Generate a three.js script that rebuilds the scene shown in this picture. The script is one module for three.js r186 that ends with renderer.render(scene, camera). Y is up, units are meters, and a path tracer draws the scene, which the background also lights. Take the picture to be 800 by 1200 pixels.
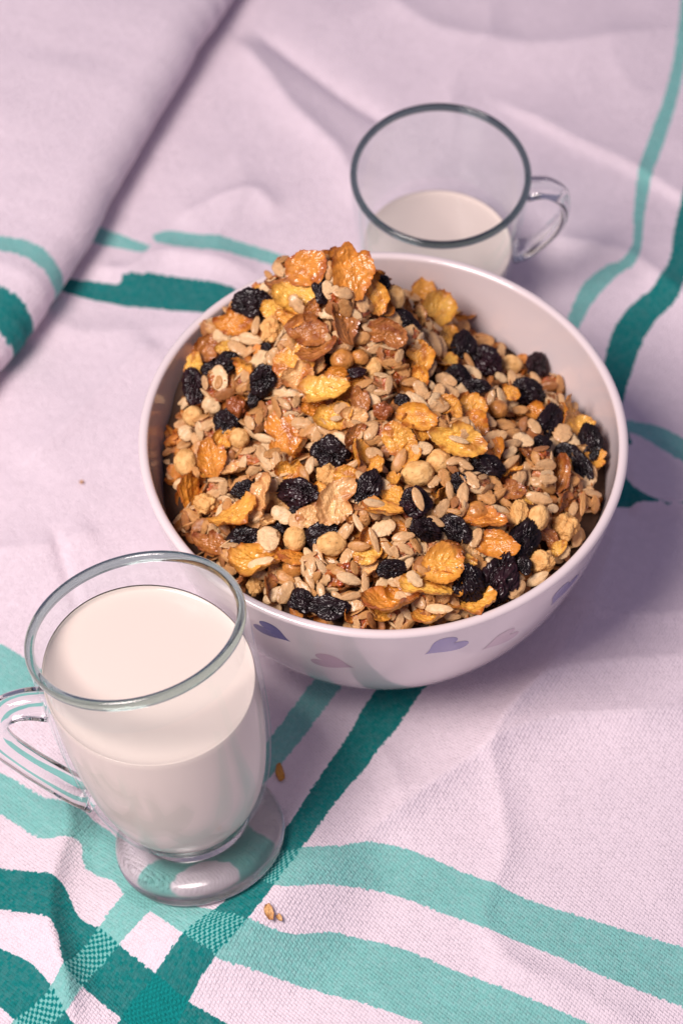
import * as THREE from 'three';
import { mergeVertices, mergeGeometries } from 'three/addons/utils/BufferGeometryUtils.js';
import { RectAreaLightUniformsLib } from 'three/addons/lights/RectAreaLightUniformsLib.js';

// ------------------------------------------------------------------ camera, light, exposure
const scene = new THREE.Scene();
const FPX = 3500, PITCH = THREE.MathUtils.degToRad(53.4), EYE = new THREE.Vector3(-0.01364, 0.84716, 0.60269);
const camera = new THREE.PerspectiveCamera(2 * Math.atan(600 / FPX) * 180 / Math.PI, 2 / 3, 0.05, 20);
camera.position.copy(EYE); camera.rotation.set(-PITCH, 0, 0);
camera.focus = 0.93; camera.userData.fStop = 10;
scene.add(camera);
scene.background = new THREE.Color().setRGB(0.185, 0.165, 0.255);
RectAreaLightUniformsLib.init();
const key = new THREE.RectAreaLight(new THREE.Color().setRGB(1.0, 0.865, 0.835), 28.5, 0.42, 0.42);
key.name = 'soft_window_light'; key.position.set(-0.46, 0.98, 0.38); key.lookAt(0, 0.04, 0); key.castShadow = true; scene.add(key);
const renderer = new THREE.WebGLRenderer({ antialias: true });
renderer.toneMapping = THREE.LinearToneMapping; renderer.toneMappingExposure = 1.0; renderer.shadowMap.enabled = true;

// ------------------------------------------------------------------ helpers
const V = (x, y, z) => new THREE.Vector3(x, y, z);
const RT = V(1, 0, 0), FW = V(0, -Math.sin(PITCH), -Math.cos(PITCH)), UP = V(0, Math.cos(PITCH), -Math.sin(PITCH));
const BACK = FW.clone().negate();
const clamp = THREE.MathUtils.clamp, lerp = THREE.MathUtils.lerp, sstep = THREE.MathUtils.smoothstep;
function rng(s) { return () => { s |= 0; s = s + 0x6D2B79F5 | 0; let t = Math.imul(s ^ s >>> 15, 1 | s); t = t + Math.imul(t ^ t >>> 7, 61 | t) ^ t; return ((t ^ t >>> 14) >>> 0) / 4294967296; }; }
const PERM = new Uint8Array(512); { const r = rng(77), p = [...Array(256).keys()]; for (let i = 255; i > 0; i--) { const j = Math.floor(r() * (i + 1)); [p[i], p[j]] = [p[j], p[i]]; } for (let i = 0; i < 512; i++) PERM[i] = p[i & 255]; }
const gr = (h, x, y, z) => { h &= 15; const u = h < 8 ? x : y, v = h < 4 ? y : h === 12 || h === 14 ? x : z; return ((h & 1) ? -u : u) + ((h & 2) ? -v : v); };
function noise(x, y, z = 0) {
  const X = Math.floor(x), Y = Math.floor(y), Z = Math.floor(z); x -= X; y -= Y; z -= Z;
  const a = X & 255, b = Y & 255, c = Z & 255, f = (t) => t * t * t * (t * (t * 6 - 15) + 10), u = f(x), v = f(y), w = f(z), P = PERM;
  const A = P[a] + b, AA = P[A & 511] + c, AB = P[(A + 1) & 511] + c, B = P[a + 1] + b, BA = P[B & 511] + c, BB = P[(B + 1) & 511] + c;
  return lerp(lerp(lerp(gr(P[AA & 511], x, y, z), gr(P[BA & 511], x - 1, y, z), u), lerp(gr(P[AB & 511], x, y - 1, z), gr(P[BB & 511], x - 1, y - 1, z), u), v),
    lerp(lerp(gr(P[(AA + 1) & 511], x, y, z - 1), gr(P[(BA + 1) & 511], x - 1, y, z - 1), u), lerp(gr(P[(AB + 1) & 511], x, y - 1, z - 1), gr(P[(BB + 1) & 511], x - 1, y - 1, z - 1), u), v), w);
}
const fbm = (x, y, z, o = 3) => { let s = 0, a = 1; for (let i = 0; i < o; i++) { s += a * noise(x, y, z); x *= 2.03; y *= 2.03; z *= 2.03; a *= 0.5; } return s; };
const hash2 = (i, j) => PERM[(PERM[(i & 255)] + (j & 255)) & 511] / 255;
const used = {};
function numbered(n) { const k = used[n] = (used[n] ?? -1) + 1; return k ? `${n}_${String(k).padStart(3, '0')}` : n; }
function add(o, name, label, category, group) { o.name = numbered(name); o.userData = { label, category }; if (group) o.userData.group = group; o.castShadow = o.receiveShadow = true; scene.add(o); return o; }
function part(g, name, m, parent, kind) { const o = new THREE.Mesh(g, m); o.name = name; if (kind) o.userData.kind = kind; o.castShadow = o.receiveShadow = true; parent.add(o); return o; }
const rayDir = (px, py) => FW.clone().addScaledVector(RT, (px - 400) / FPX).addScaledVector(UP, -(py - 600) / FPX);
function project(p) { const d = p.clone().sub(EYE), z = d.dot(FW); return [400 + FPX * d.dot(RT) / z, 600 - FPX * d.dot(UP) / z]; }
function onPlane(px, py, y = 0) { const d = rayDir(px, py), t = (y - EYE.y) / d.y; return EYE.clone().addScaledVector(d, t); }
function spline(pts, n) { const c = new THREE.CatmullRomCurve3(pts, false, 'centripetal'); return c.getPoints(n); }

// ------------------------------------------------------------------ where the glasses stand
const MUG_N = V(-0.183, 0.957, -0.225).normalize(), MUG_B = V(-0.0584, 0.0060, 0.1129);
const CUP_N = V(0, Math.cos(0.085), Math.sin(0.085)).normalize();

// ------------------------------------------------------------------ the cloth: a rumpled surface, heights in metres
const RIDGES = [ // pixel polyline, height, half width on each side (left / right of travel)
  [[[395, 1010], [470, 955], [540, 905], [600, 868], [660, 850], [740, 846], [860, 825]], 0.0042, 0.012, 0.020],
  [[[560, 905], [600, 840], [640, 800], [700, 785], [800, 775], [860, 765]], 0.0016, 0.006, 0.010],
  [[[640, 700], [700, 722], [760, 728], [860, 715]], 0.0022, 0.004, 0.012],
  [[[430, 860], [455, 900], [470, 950]], 0.0010, 0.006, 0.007],
  [[[60, 905], [85, 960], [72, 1010], [62, 1060], [66, 1110], [80, 1160], [90, 1230]], 0.0062, 0.012, 0.007],
  [[[108, 915], [118, 960], [112, 1010], [125, 1050]], -0.0046, 0.004, 0.007],
  [[[150, 990], [170, 1040], [190, 1090], [205, 1130]], 0.0018, 0.006, 0.006],
  [[[-20, 1080], [40, 1090], [60, 1110]], 0.0012, 0.006, 0.006],
  [[[62, 615], [75, 660], [88, 700], [96, 735]], -0.0016, 0.0022, 0.0022],
  [[[20, 560], [80, 500], [150, 430], [190, 400]], 0.0020, 0.010, 0.012],
  [[[120, 620], [60, 640], [-40, 650]], 0.0012, 0.008, 0.012],
  [[[100, 310], [145, 322], [190, 300], [240, 310], [320, 330]], 0.0026, 0.006, 0.010],
  [[[265, 35], [310, 90], [340, 130], [400, 190], [420, 260]], 0.0040, 0.010, 0.016],
  [[[290, 30], [360, 80], [420, 120], [470, 150]], -0.0026, 0.006, 0.006],
  [[[330, 260], [300, 230], [250, 240], [200, 265]], 0.0020, 0.007, 0.010],
  [[[560, 108], [640, 150], [700, 182], [745, 204], [800, 238], [880, 290]], 0.0020, 0.0016, 0.018],
  [[[620, 285], [680, 296], [740, 312], [790, 345], [860, 380]], 0.0028, 0.009, 0.012],
  [[[735, 596], [775, 594], [860, 596]], 0.0030, 0.0025, 0.012],
  [[[420, -20], [520, 40], [640, 60], [820, 30]], 0.0030, 0.020, 0.020],
  [[[560, 1130], [640, 1150], [760, 1210]], 0.0014, 0.012, 0.012],
].map(([px, h, a, b]) => { const pts = spline(px.map(([x, y]) => onPlane(x, y)), 26).map((p) => [p.x, p.z]); let x0 = 9, x1 = -9, z0 = 9, z1 = -9; for (const [x, z] of pts) { x0 = Math.min(x0, x); x1 = Math.max(x1, x); z0 = Math.min(z0, z); z1 = Math.max(z1, z); } const m = 3 * Math.max(a, b); return { pts, h, a, b, x0: x0 - m, x1: x1 + m, z0: z0 - m, z1: z1 + m }; });
function clothY(x, z) {
  let y = 0.0022 * noise(x * 11 + 3, z * 11, 1.3) + 0.0009 * noise(x * 31, z * 31, 5.1) + 0.00025 * noise(x * 95, z * 95, 9.1); { const wx = x + 0.02 * noise(x * 20, z * 20, 11), wz = z + 0.02 * noise(x * 20, z * 20, 17); y += 0.0022 * Math.pow(1 - Math.min(1, Math.abs(noise(wx * 15 + 6, wz * 9 + wx * 5, 3.3)) * 2.6), 2) * sstep(noise(x * 7, z * 7, 21), -0.25, 0.35); }
  for (const R of RIDGES) {
    if (x < R.x0 || x > R.x1 || z < R.z0 || z > R.z1) continue;
    let best = 1e9, side = 1, end = 0;
    for (let i = 0; i < R.pts.length - 1; i++) {
      const [ax, az] = R.pts[i], [bx, bz] = R.pts[i + 1], dx = bx - ax, dz = bz - az, t = clamp(((x - ax) * dx + (z - az) * dz) / (dx * dx + dz * dz), 0, 1), ex = x - ax - dx * t, ez = z - az - dz * t, d = ex * ex + ez * ez;
      if (d < best) { best = d; side = dx * ez - dz * ex; end = (i + t) / (R.pts.length - 1); }
    }
    const w = side > 0 ? R.a : R.b, d = Math.sqrt(best);
    y += 1.5 * R.h * Math.exp(-(Math.sqrt(d * d + 6e-7) - 0.00077) / (w * 0.62)) * sstep(end, 0, 0.18) * (1 - sstep(end, 0.82, 1));
  }
  const rb = Math.hypot(x, z); y = lerp(-0.0004, y, sstep(rb, 0.035, 0.075));
  const rc = Math.hypot(x - CUP_B.x, z - CUP_B.z); y = lerp(CUP_B.y - (CUP_N.z * (z - CUP_B.z)) / CUP_N.y - 0.0004, y, sstep(rc, 0.028, 0.055));
  const rm = Math.hypot(x - MUG_B.x, z - MUG_B.z), plane = MUG_B.y - (MUG_N.x * (x - MUG_B.x) + MUG_N.z * (z - MUG_B.z)) / MUG_N.y;
  return lerp(clamp(plane, -0.004, 0.016) - 0.0003, y, sstep(rm, 0.027, 0.062));
}
// the cup behind: rim centre seen at pixel (516, 201), 32 mm in radius
const CUP_H = 0.074, CUP_R = 0.0321;
const CUP_B = EYE.clone().addScaledVector(rayDir(516.3, 201.2), FPX * 2 * CUP_R / 213.5).addScaledVector(CUP_N, -CUP_H);
function onCloth(px, py) { let p = onPlane(px, py); for (let i = 0; i < 6; i++) p = onPlane(px, py, clothY(p.x, p.z)); return p; }

// stripes, woven in: pairs of edge points (left edge, right edge) along each stripe
const DARK = 1, LIGHT = 2;
const STRIPES = [
  ['B', DARK, 0, [[505, 770, 560, 770], [445, 803, 503, 800], [408, 860, 462, 855], [372, 913, 428, 898], [336, 968, 396, 935], [302, 1012, 357, 988], [262, 1056, 322, 1034], [215, 1092, 288, 1078], [183, 1138, 250, 1122], [150, 1180, 224, 1166], [128, 1215, 200, 1210], [90, 1280, 160, 1280]]],
  ['B', LIGHT, 0, [[415, 730, 450, 730], [362, 803, 402, 800], [330, 846, 366, 848], [296, 890, 330, 894], [240, 955, 272, 962], [180, 1020, 212, 1030], [143, 1050, 176, 1066], [118, 1082, 140, 1106], [80, 1125, 104, 1147], [58, 1158, 80, 1180], [18, 1194, 44, 1212], [-30, 1250, 0, 1262]]],
  ['A', LIGHT, 0, [[-60, 730, -60, 800], [0, 754, 0, 815], [40, 778, 60, 836], [110, 830, 110, 900], [220, 930, 210, 990], [330, 996, 320, 1036], [358, 992, 330, 1038], [400, 990, 400, 1037], [436, 986, 450, 1046], [475, 994, 525, 1072], [550, 1025, 600, 1100], [625, 1056, 660, 1124], [700, 1080, 700, 1141], [800, 1110, 800, 1180], [900, 1136, 900, 1220]]],
  ['A', LIGHT, 0, [[-60, 890, -60, 935], [0, 905, 0, 954], [60, 936, 50, 982], [94, 948, 92, 985], [112, 962, 100, 1016], [140, 985, 135, 1034], [160, 1022, 152, 1056], [190, 1052, 180, 1070], [230, 1062, 212, 1092], [262, 1068, 245, 1112], [296, 1078, 255, 1122], [340, 1094, 310, 1140], [390, 1092, 400, 1168], [460, 1108, 470, 1190], [540, 1140, 540, 1215], [640, 1178, 640, 1255], [760, 1230, 760, 1300]]],
  ['A', DARK, 0, [[-60, 1010, -60, 1060], [0, 1017, 0, 1065], [64, 1025, 50, 1072], [80, 1048, 66, 1088], [92, 1074, 72, 1120], [120, 1090, 82, 1140], [155, 1120, 102, 1160], [184, 1142, 140, 1192], [225, 1176, 180, 1230], [265, 1199, 220, 1260], [330, 1240, 290, 1300]]],
  ['A', DARK, 0, [[-60, 1085, -60, 1165], [0, 1111, 0, 1180], [38, 1130, 14, 1192], [62, 1158, 26, 1206], [76, 1184, 40, 1222], [100, 1220, 60, 1260]]],
  ['C', DARK, 0, [[20, 316, 20, 330], [75, 325, 72, 341], [108, 329, 104, 350], [140, 332, 135, 356], [144, 321, 142, 358], [160, 320, 158, 360], [180, 320, 178, 361], [210, 325, 210, 364], [268, 335, 262, 370], [330, 360, 320, 395]]],
  ['C', LIGHT, 0, [[80, 250, 70, 268], [115, 265, 107, 283], [145, 276, 137, 290], [176, 288, 168, 295]]],
  ['C', LIGHT, 0, [[178, 275, 182, 283], [196, 270, 196, 286], [235, 274, 235, 291], [290, 286, 288, 301], [335, 300, 325, 312], [390, 322, 380, 340]]],
  ['D', LIGHT, 0, [[800, -60, 815, -60], [795, 20, 808, 20], [783, 93, 798, 93], [763, 153, 780, 157], [747, 200, 763, 204], [742, 247, 754, 250], [740, 285, 749, 295], [730, 302, 742, 309], [708, 312, 724, 321], [683, 333, 699, 347], [665, 370, 679, 380], [640, 430, 655, 440]]],
  ['D', DARK, 0, [[830, 120, 850, 120], [800, 222, 816, 225], [789, 270, 808, 280], [783, 305, 802, 325], [766, 334, 790, 352], [738, 358, 768, 374], [718, 386, 752, 400], [706, 430, 740, 432], [700, 480, 728, 480], [700, 530, 740, 520]]],
  ['D', DARK, 0, [[726, 540, 700, 600], [733, 560, 720, 594], [752, 577, 748, 592], [775, 586, 774, 591], [802, 590, 802, 594], [880, 594, 880, 598]]],
  ['D', LIGHT, 0, [[720, 490, 720, 502], [745, 494, 750, 511], [770, 499, 775, 526], [800, 514, 800, 541], [860, 550, 860, 580]]],
  ['C', LIGHT, 0.024, [[-80, 276, -80, 300], [0, 278, 0, 296], [30, 281, 26, 301], [52, 291, 45, 309], [68, 303, 62, 321], [84, 318, 78, 336], [105, 345, 98, 360]]],
  ['C', DARK, 0.024, [[-80, 330, -80, 372], [-10, 336, -10, 380], [18, 345, 8, 388], [34, 357, 20, 400], [50, 378, 34, 416], [70, 410, 56, 450]]],
];
// one sheet of colour for the whole cloth: x -0.26..0.26, z -0.42..0.26
const CX0 = -0.26, CZ0 = -0.42, CW = 0.52, CH = 0.68;
const uvOf = (x, z) => [(x - CX0) / CW, (z - CZ0) / CH];
function weaveTexture(stripes, TS) {
  const id = [new Uint8Array(TS * TS), new Uint8Array(TS * TS)], su = [new Float32Array(TS * TS), new Float32Array(TS * TS)];
  const fill = (f, k, a, b, c) => {
    const x0 = Math.max(0, Math.floor(Math.min(a[0], b[0], c[0]))), x1 = Math.min(TS - 1, Math.ceil(Math.max(a[0], b[0], c[0]))), y0 = Math.max(0, Math.floor(Math.min(a[1], b[1], c[1]))), y1 = Math.min(TS - 1, Math.ceil(Math.max(a[1], b[1], c[1])));
    const D = (b[1] - c[1]) * (a[0] - c[0]) + (c[0] - b[0]) * (a[1] - c[1]); if (Math.abs(D) < 1e-9) return;
    for (let y = y0; y <= y1; y++) for (let x = x0; x <= x1; x++) {
      const l = ((b[1] - c[1]) * (x - c[0]) + (c[0] - b[0]) * (y - c[1])) / D, m = ((c[1] - a[1]) * (x - c[0]) + (a[0] - c[0]) * (y - c[1])) / D, n = 1 - l - m;
      if (l < -1e-3 || m < -1e-3 || n < -1e-3) continue;
      id[f][y * TS + x] = k; su[f][y * TS + x] = l * a[2] + m * b[2] + n * c[2];
    }
  };
  for (const [fam, k, lift, e] of stripes) {
    const at = (x, y) => lift ? onPlane(x, y, lift) : onCloth(x, y);
    const L = spline(e.map((q) => at(q[0], q[1])), 120), R = spline(e.map((q) => at(q[2], q[3])), 120), f = fam === 'B' || fam === 'D' ? 1 : 0;
    const P = L.map((p, i) => { const r = R[i], w = p.distanceTo(r), q = (v, s) => { const [u, t] = uvOf(v.x, v.z); return [u * TS, t * TS, s]; }; return [q(p, 0), q(r, w)]; });
    for (let i = 0; i < P.length - 1; i++) { fill(f, k, P[i][0], P[i][1], P[i + 1][0]); fill(f, k, P[i][1], P[i + 1][1], P[i + 1][0]); }
  }
  const out = new Uint8Array(TS * TS * 4), g = (c) => Math.round(255 * (c <= 0.0031308 ? 12.92 * c : 1.055 * Math.pow(c, 1 / 2.4) - 0.055));
  const WHITE = [0.815, 0.715, 0.775], DK = [0.004, 0.20, 0.19], LT = [0.21, 0.545, 0.50], cell = 0.00115;
  for (let j = 0; j < TS; j++) for (let i = 0; i < TS; i++) {
    const x = CX0 + (i + 0.5) / TS * CW, z = CZ0 + (j + 0.5) / TS * CH;
    // jog the edges from thread to thread
    const ta = Math.floor((x * 0.8 + z * 0.6) / 0.0011), tb = Math.floor((z * 0.8 - x * 0.6) / 0.0011);
    const oi = clamp(i + Math.round((hash2(ta, tb) - 0.5) * 1.8), 0, TS - 1), oj = clamp(j + Math.round((hash2(tb + 91, ta + 7) - 0.5) * 1.4), 0, TS - 1), q = oj * TS + oi, q0 = j * TS + i;
    const a = id[0][q], b = id[1][q]; let c = WHITE, v = 0.965 + 0.05 * hash2(i * 7 + 3 * j, j * 5) + 0.035 * noise(x * 320, z * 320, 2);
    if (a && b) { const par = (Math.floor(su[0][q0] / cell) + Math.floor(su[1][q0] / cell)) & 1; c = (par ? a : b) === DARK ? DK : LT; if (a === DARK && b === DARK) { c = DK; v *= par ? 1.25 : 0.92; } else if (a === LIGHT && b === LIGHT) { v *= par ? 0.98 : 0.8; } }
    else if (a || b) {
      const k = a || b, s = su[a ? 0 : 1][q0]; c = k === DARK ? DK : LT;
      const fleck = hash2(ta * 3 + 11, tb * 5 + 3), f2 = fleck > (k === DARK ? 0.95 : 0.85) ? (k === DARK ? 0.07 : 0.08) : 0.06 * hash2(tb, ta);
      const y = k === DARK ? f2 * 0.7 : f2; c = [lerp(c[0], WHITE[0], y), lerp(c[1], WHITE[1], y), lerp(c[2], WHITE[2], y)];
      v *= 0.93 + 0.12 * hash2(Math.floor(s / 0.0006), tb) + 0.06 * noise(x * 60, z * 60, 4);
    }
    const o = q0 * 4; out[o] = g(Math.min(1, c[0] * v)); out[o + 1] = g(Math.min(1, c[1] * v)); out[o + 2] = g(Math.min(1, c[2] * v)); out[o + 3] = 255;
  }
  const t = new THREE.DataTexture(out, TS, TS, THREE.RGBAFormat); t.colorSpace = THREE.SRGBColorSpace; t.magFilter = THREE.LinearFilter; t.needsUpdate = true; return t;
}
function heightTexture(n, f) { const d = new Uint8Array(n * n * 4); for (let j = 0; j < n; j++) for (let i = 0; i < n; i++) { const v = clamp(f(i, j), 0, 1) * 255, o = (j * n + i) * 4; d[o] = d[o + 1] = d[o + 2] = v; d[o + 3] = 255; } const t = new THREE.DataTexture(d, n, n, THREE.RGBAFormat); t.wrapS = t.wrapT = THREE.RepeatWrapping; t.magFilter = THREE.LinearFilter; t.needsUpdate = true; return t; }
// plain weave with uneven threads; the tile is 512 texels over 36 x 36 threads
const weaveBump = heightTexture(512, (i, j) => {
  const T = 512 / 36, a = i / T, b = j / T, ia = Math.floor(a), ib = Math.floor(b), over = (ia + ib) & 1, fa = a - ia - 0.5, fb = b - ib - 0.5;
  const w = (k, l) => hash2(((k % 36) + 36) % 36 + 5, ((l % 36) + 36) % 36 + 17);
  const r = over ? Math.cos(fa * 2.9) * (0.75 + 0.25 * Math.cos(fb * 2.2)) : Math.cos(fb * 2.9) * (0.75 + 0.25 * Math.cos(fa * 2.2));
  return 0.12 + 0.5 * r * (0.55 + 0.7 * w(ia, ib)) + 0.16 * w(i, j);
});
const crumbBump = heightTexture(512, (i, j) => { const A = i / 512 * 2 * Math.PI, B = j / 512 * 2 * Math.PI, p = (k, s) => noise(Math.cos(A) * k + 20, Math.sin(A) * k + Math.cos(B) * k, Math.sin(B) * k + s); return 0.5 + 0.34 * p(4, 1) + 0.28 * p(9, 4) + 0.22 * p(20, 8) + 0.1 * p(36, 2); });

const cotton = (map) => new THREE.MeshPhysicalMaterial({ name: 'cotton', map, bumpMap: weaveBump, bumpScale: 0.0006, roughness: 0.92, specularIntensity: 0.25, sheen: 0.2, sheenColor: new THREE.Color(0.8, 0.74, 0.8), sheenRoughness: 0.6 });
const clothMat = cotton(weaveTexture(STRIPES.filter((q) => !q[2]), 2048)), foldMat = cotton(weaveTexture(STRIPES.filter((q) => q[2]), 1024));
weaveBump.repeat.set(CW / 0.041, CH / 0.041); weaveBump.rotation = 0.62;

function gridGeometry(nu, nv, f) {
  const pos = [], uv = [], idx = [];
  for (let j = 0; j <= nv; j++) for (let i = 0; i <= nu; i++) { const p = f(i / nu, j / nv); pos.push(p[0], p[1], p[2]); const [u, v] = uvOf(p[0], p[2]); uv.push(u, v); }
  for (let j = 0; j < nv; j++) for (let i = 0; i < nu; i++) { const a = j * (nu + 1) + i, b = a + 1, c = a + nu + 1, d = c + 1; idx.push(a, c, b, b, c, d); }
  const g = new THREE.BufferGeometry(); g.setAttribute('position', new THREE.Float32BufferAttribute(pos, 3)); g.setAttribute('uv', new THREE.Float32BufferAttribute(uv, 2)); g.setIndex(idx); g.computeVertexNormals(); return g;
}
// the surface under the cloth
{
  const g = new THREE.Mesh(new THREE.PlaneGeometry(4, 4).rotateX(-Math.PI / 2), new THREE.MeshStandardMaterial({ name: 'bed_sheet', color: new THREE.Color().setRGB(0.62, 0.55, 0.58), roughness: 0.9 }));
  g.name = 'ground'; g.position.y = -0.016; g.userData = { kind: 'structure', label: 'pale plain surface beneath the tea towel' }; g.receiveShadow = true; scene.add(g);
}
const towel = add(new THREE.Group(), 'tea_towel', 'rumpled white cotton tea towel with woven teal stripes under everything', 'tea towel');
part(gridGeometry(360, 470, (u, v) => { const x = CX0 + CW * u, z = CZ0 + CH * v; return [x, clothY(x, z), z]; }), 'spread_layer', clothMat, towel);
{ // the turned-over layer at the back left, rolled along its edge
  const edge = spline([[330, -90], [302, -40], [277, 0], [262, 26], [240, 60], [216, 102], [188, 152], [150, 216], [112, 286], [80, 338], [46, 392], [20, 424], [-4, 452], [-60, 520], [-120, 590]].map(([x, y]) => onPlane(x, y, 0.005)), 220);
  const prof = []; // [distance in from the edge, height share]
  for (let k = 0; k <= 10; k++) { const a = -Math.PI / 2 + Math.PI * k / 10; prof.push([0.0125 * (1 - Math.cos(a)), 0.5 + 0.5 * Math.sin(a), 0]); }
  const under = [[0.03, 0, 0], [0.018, 0, 0], [0.010, 0, 0]], over = []; for (let k = 1; k <= 60; k++) over.push([0.0125 + 0.0033 * k, 1, 0]);
  const all = [...under, ...prof, ...over], n = all.length - 1;
  const g = gridGeometry(n, 220, (u, v) => {
    const k = Math.round(u * n), s = Math.round(v * 220), p = edge[s], q = edge[Math.min(220, s + 1)], o = edge[Math.max(0, s - 1)], tx = q.x - o.x, tz = q.z - o.z, tl = Math.hypot(tx, tz), d = all[k];
    const wob = 0.0016 * noise(s * 0.05, 3.1) + 0.0007 * noise(s * 0.16, 8.4), dist = d[0] + wob, x = p.x + (tz / tl) * -dist * -1 * -1, z = p.z + (tx / tl) * dist;
    const H = 0.0240 + 0.002 * noise(s * 0.028, 1.7) + 0.0022 * sstep(d[0], 0.01, 0.06) * noise(x * 22, z * 22, 4) + 0.004 * sstep(d[0], 0.012, 0.09) + 0.0022 * sstep(d[0], 0.01, 0.03) * Math.max(0, noise(x * 9 + z * 26, z * 30 - x * 7, 7));
    return [x, clothY(p.x, p.z) * (d[0] < 0.03 ? 1 : 1) + 0.0006 + d[1] * H, z];
  });
  part(g, 'folded_layer', foldMat, towel).userData.label = 'turned-over layer of the towel at the back left';
}

// ------------------------------------------------------------------ the bowl
const porcelain = new THREE.MeshPhysicalMaterial({ name: 'porcelain', color: new THREE.Color().setRGB(0.765, 0.675, 0.668), roughness: 0.2, clearcoat: 0.7, clearcoatRoughness: 0.05 });
const RIM_Y = 0.078;
const bowlOuter = spline([[0.0385, 0.0], [0.0405, 0.0012], [0.0425, 0.0035], [0.050, 0.0078], [0.0590, 0.0165], [0.0675, 0.0310], [0.0740, 0.0490], [0.0780, 0.0655], [0.0795, 0.0740], [0.0800, 0.0772]].map(([r, y]) => V(r, y, 0)), 60);
const bowlInner = spline([[0.0768, 0.0772], [0.0760, 0.0720], [0.0735, 0.0600], [0.0690, 0.0440], [0.0610, 0.0270], [0.0500, 0.0150], [0.0350, 0.0090], [0.0150, 0.0072], [0.00001, 0.0070]].map(([r, y]) => V(r, y, 0)), 60);
function innerR(y) { for (let i = 0; i < bowlInner.length - 1; i++) { const a = bowlInner[i], b = bowlInner[i + 1]; if (y <= a.y && y >= b.y) return lerp(b.x, a.x, (y - b.y) / (a.y - b.y + 1e-9)); } return y > 0.07 ? 0.0768 : 0.02; }
const bowl = add(new THREE.Group(), 'cereal_bowl', 'round pinkish white bowl with heart prints holding the granola', 'bowl');
{
  const lip = []; for (let k = 1; k < 8; k++) { const a = Math.PI * k / 8; lip.push(new THREE.Vector2(0.0784 + 0.0016 * Math.cos(a), 0.0772 + 0.0013 * Math.sin(a))); }
  const foot = [[0.00001, 0.003], [0.030, 0.003], [0.0345, 0.0024], [0.0355, 0.0003]].map(([r, y]) => new THREE.Vector2(r, y));
  const pts = [...foot, ...bowlOuter.map((p) => new THREE.Vector2(p.x, p.y)), ...lip, ...bowlInner.map((p) => new THREE.Vector2(p.x, p.y))];
  part(new THREE.LatheGeometry(pts, 160), 'bowl_body', porcelain, bowl);
  // heart prints: [pixel x, y, half size (m), turn of the tip, colour]
  const blue = [0.095, 0.095, 0.26], violet = [0.20, 0.18, 0.42], pink = [0.56, 0.40, 0.455];
  const surf = (th, y) => { let i = 0; while (i < bowlOuter.length - 2 && bowlOuter[i + 1].y < y) i++; const a = bowlOuter[i], b = bowlOuter[i + 1], t = clamp((y - a.y) / (b.y - a.y + 1e-9), 0, 1), r = lerp(a.x, b.x, t), nx = b.y - a.y, ny = -(b.x - a.x), nl = Math.hypot(nx, ny); return { p: V(Math.sin(th) * r, lerp(a.y, b.y, t), Math.cos(th) * r), n: V(Math.sin(th) * nx / nl, ny / nl, Math.cos(th) * nx / nl), r }; };
  for (const [px, py, hs, turn, col] of [[317, 740, 0.0072, 1.15, blue], [388, 776, 0.0078, 1.3, pink], [522, 757, 0.0078, -1.0, violet], [588, 748, 0.0074, -1.2, pink], [660, 692, 0.0076, -0.6, violet]]) {
    let best = 1e9, bt = 0, by = 0; for (let t = -1.6; t <= 1.6; t += 0.01) for (let y = 0.006; y < 0.074; y += 0.0007) { const q = project(surf(t, y).p), d = (q[0] - px) ** 2 + (q[1] - py) ** 2; if (d < best) { best = d; bt = t; by = y; } }
    const out = []; for (let k = 0; k < 48; k++) { const a = k / 48 * 2 * Math.PI; out.push([Math.pow(Math.sin(a), 3) * 1.0, (13 * Math.cos(a) - 5 * Math.cos(2 * a) - 2 * Math.cos(3 * a) - Math.cos(4 * a)) / 16]); }
    const pos = [], idx = [], nor = []; const R0 = surf(bt, by).r, put = (x, y) => { const c = Math.cos(turn), s = Math.sin(turn), u = (x * c - y * s) * hs, w = (x * s + y * c) * hs; const e = surf(bt + u / R0, by + w * 0.8); pos.push(...e.p.addScaledVector(e.n, 0.00006).toArray()); nor.push(...e.n.toArray()); };
    put(0, 0.05); for (let r = 1; r <= 8; r++) for (const [x, y] of out) put(x * r / 8, 0.05 + (y - 0.05) * r / 8);
    for (let k = 0; k < 48; k++) { idx.push(0, 1 + (k + 1) % 48, 1 + k); for (let r = 0; r < 7; r++) { const a = 1 + r * 48 + k, b = 1 + r * 48 + (k + 1) % 48; idx.push(a, b, a + 48, b, b + 48, a + 48); } }
    const g = new THREE.BufferGeometry(); g.setAttribute('position', new THREE.Float32BufferAttribute(pos, 3)); g.setAttribute('normal', new THREE.Float32BufferAttribute(nor, 3)); g.setIndex(idx);
    part(g, 'heart_print', new THREE.MeshPhysicalMaterial({ name: 'heart_glaze', color: new THREE.Color().setRGB(...col), roughness: 0.2, clearcoat: 0.7, clearcoatRoughness: 0.05 }), bowl).userData.label = col === pink ? 'faded pink printed heart' : 'violet blue printed heart';
  }
}

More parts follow.
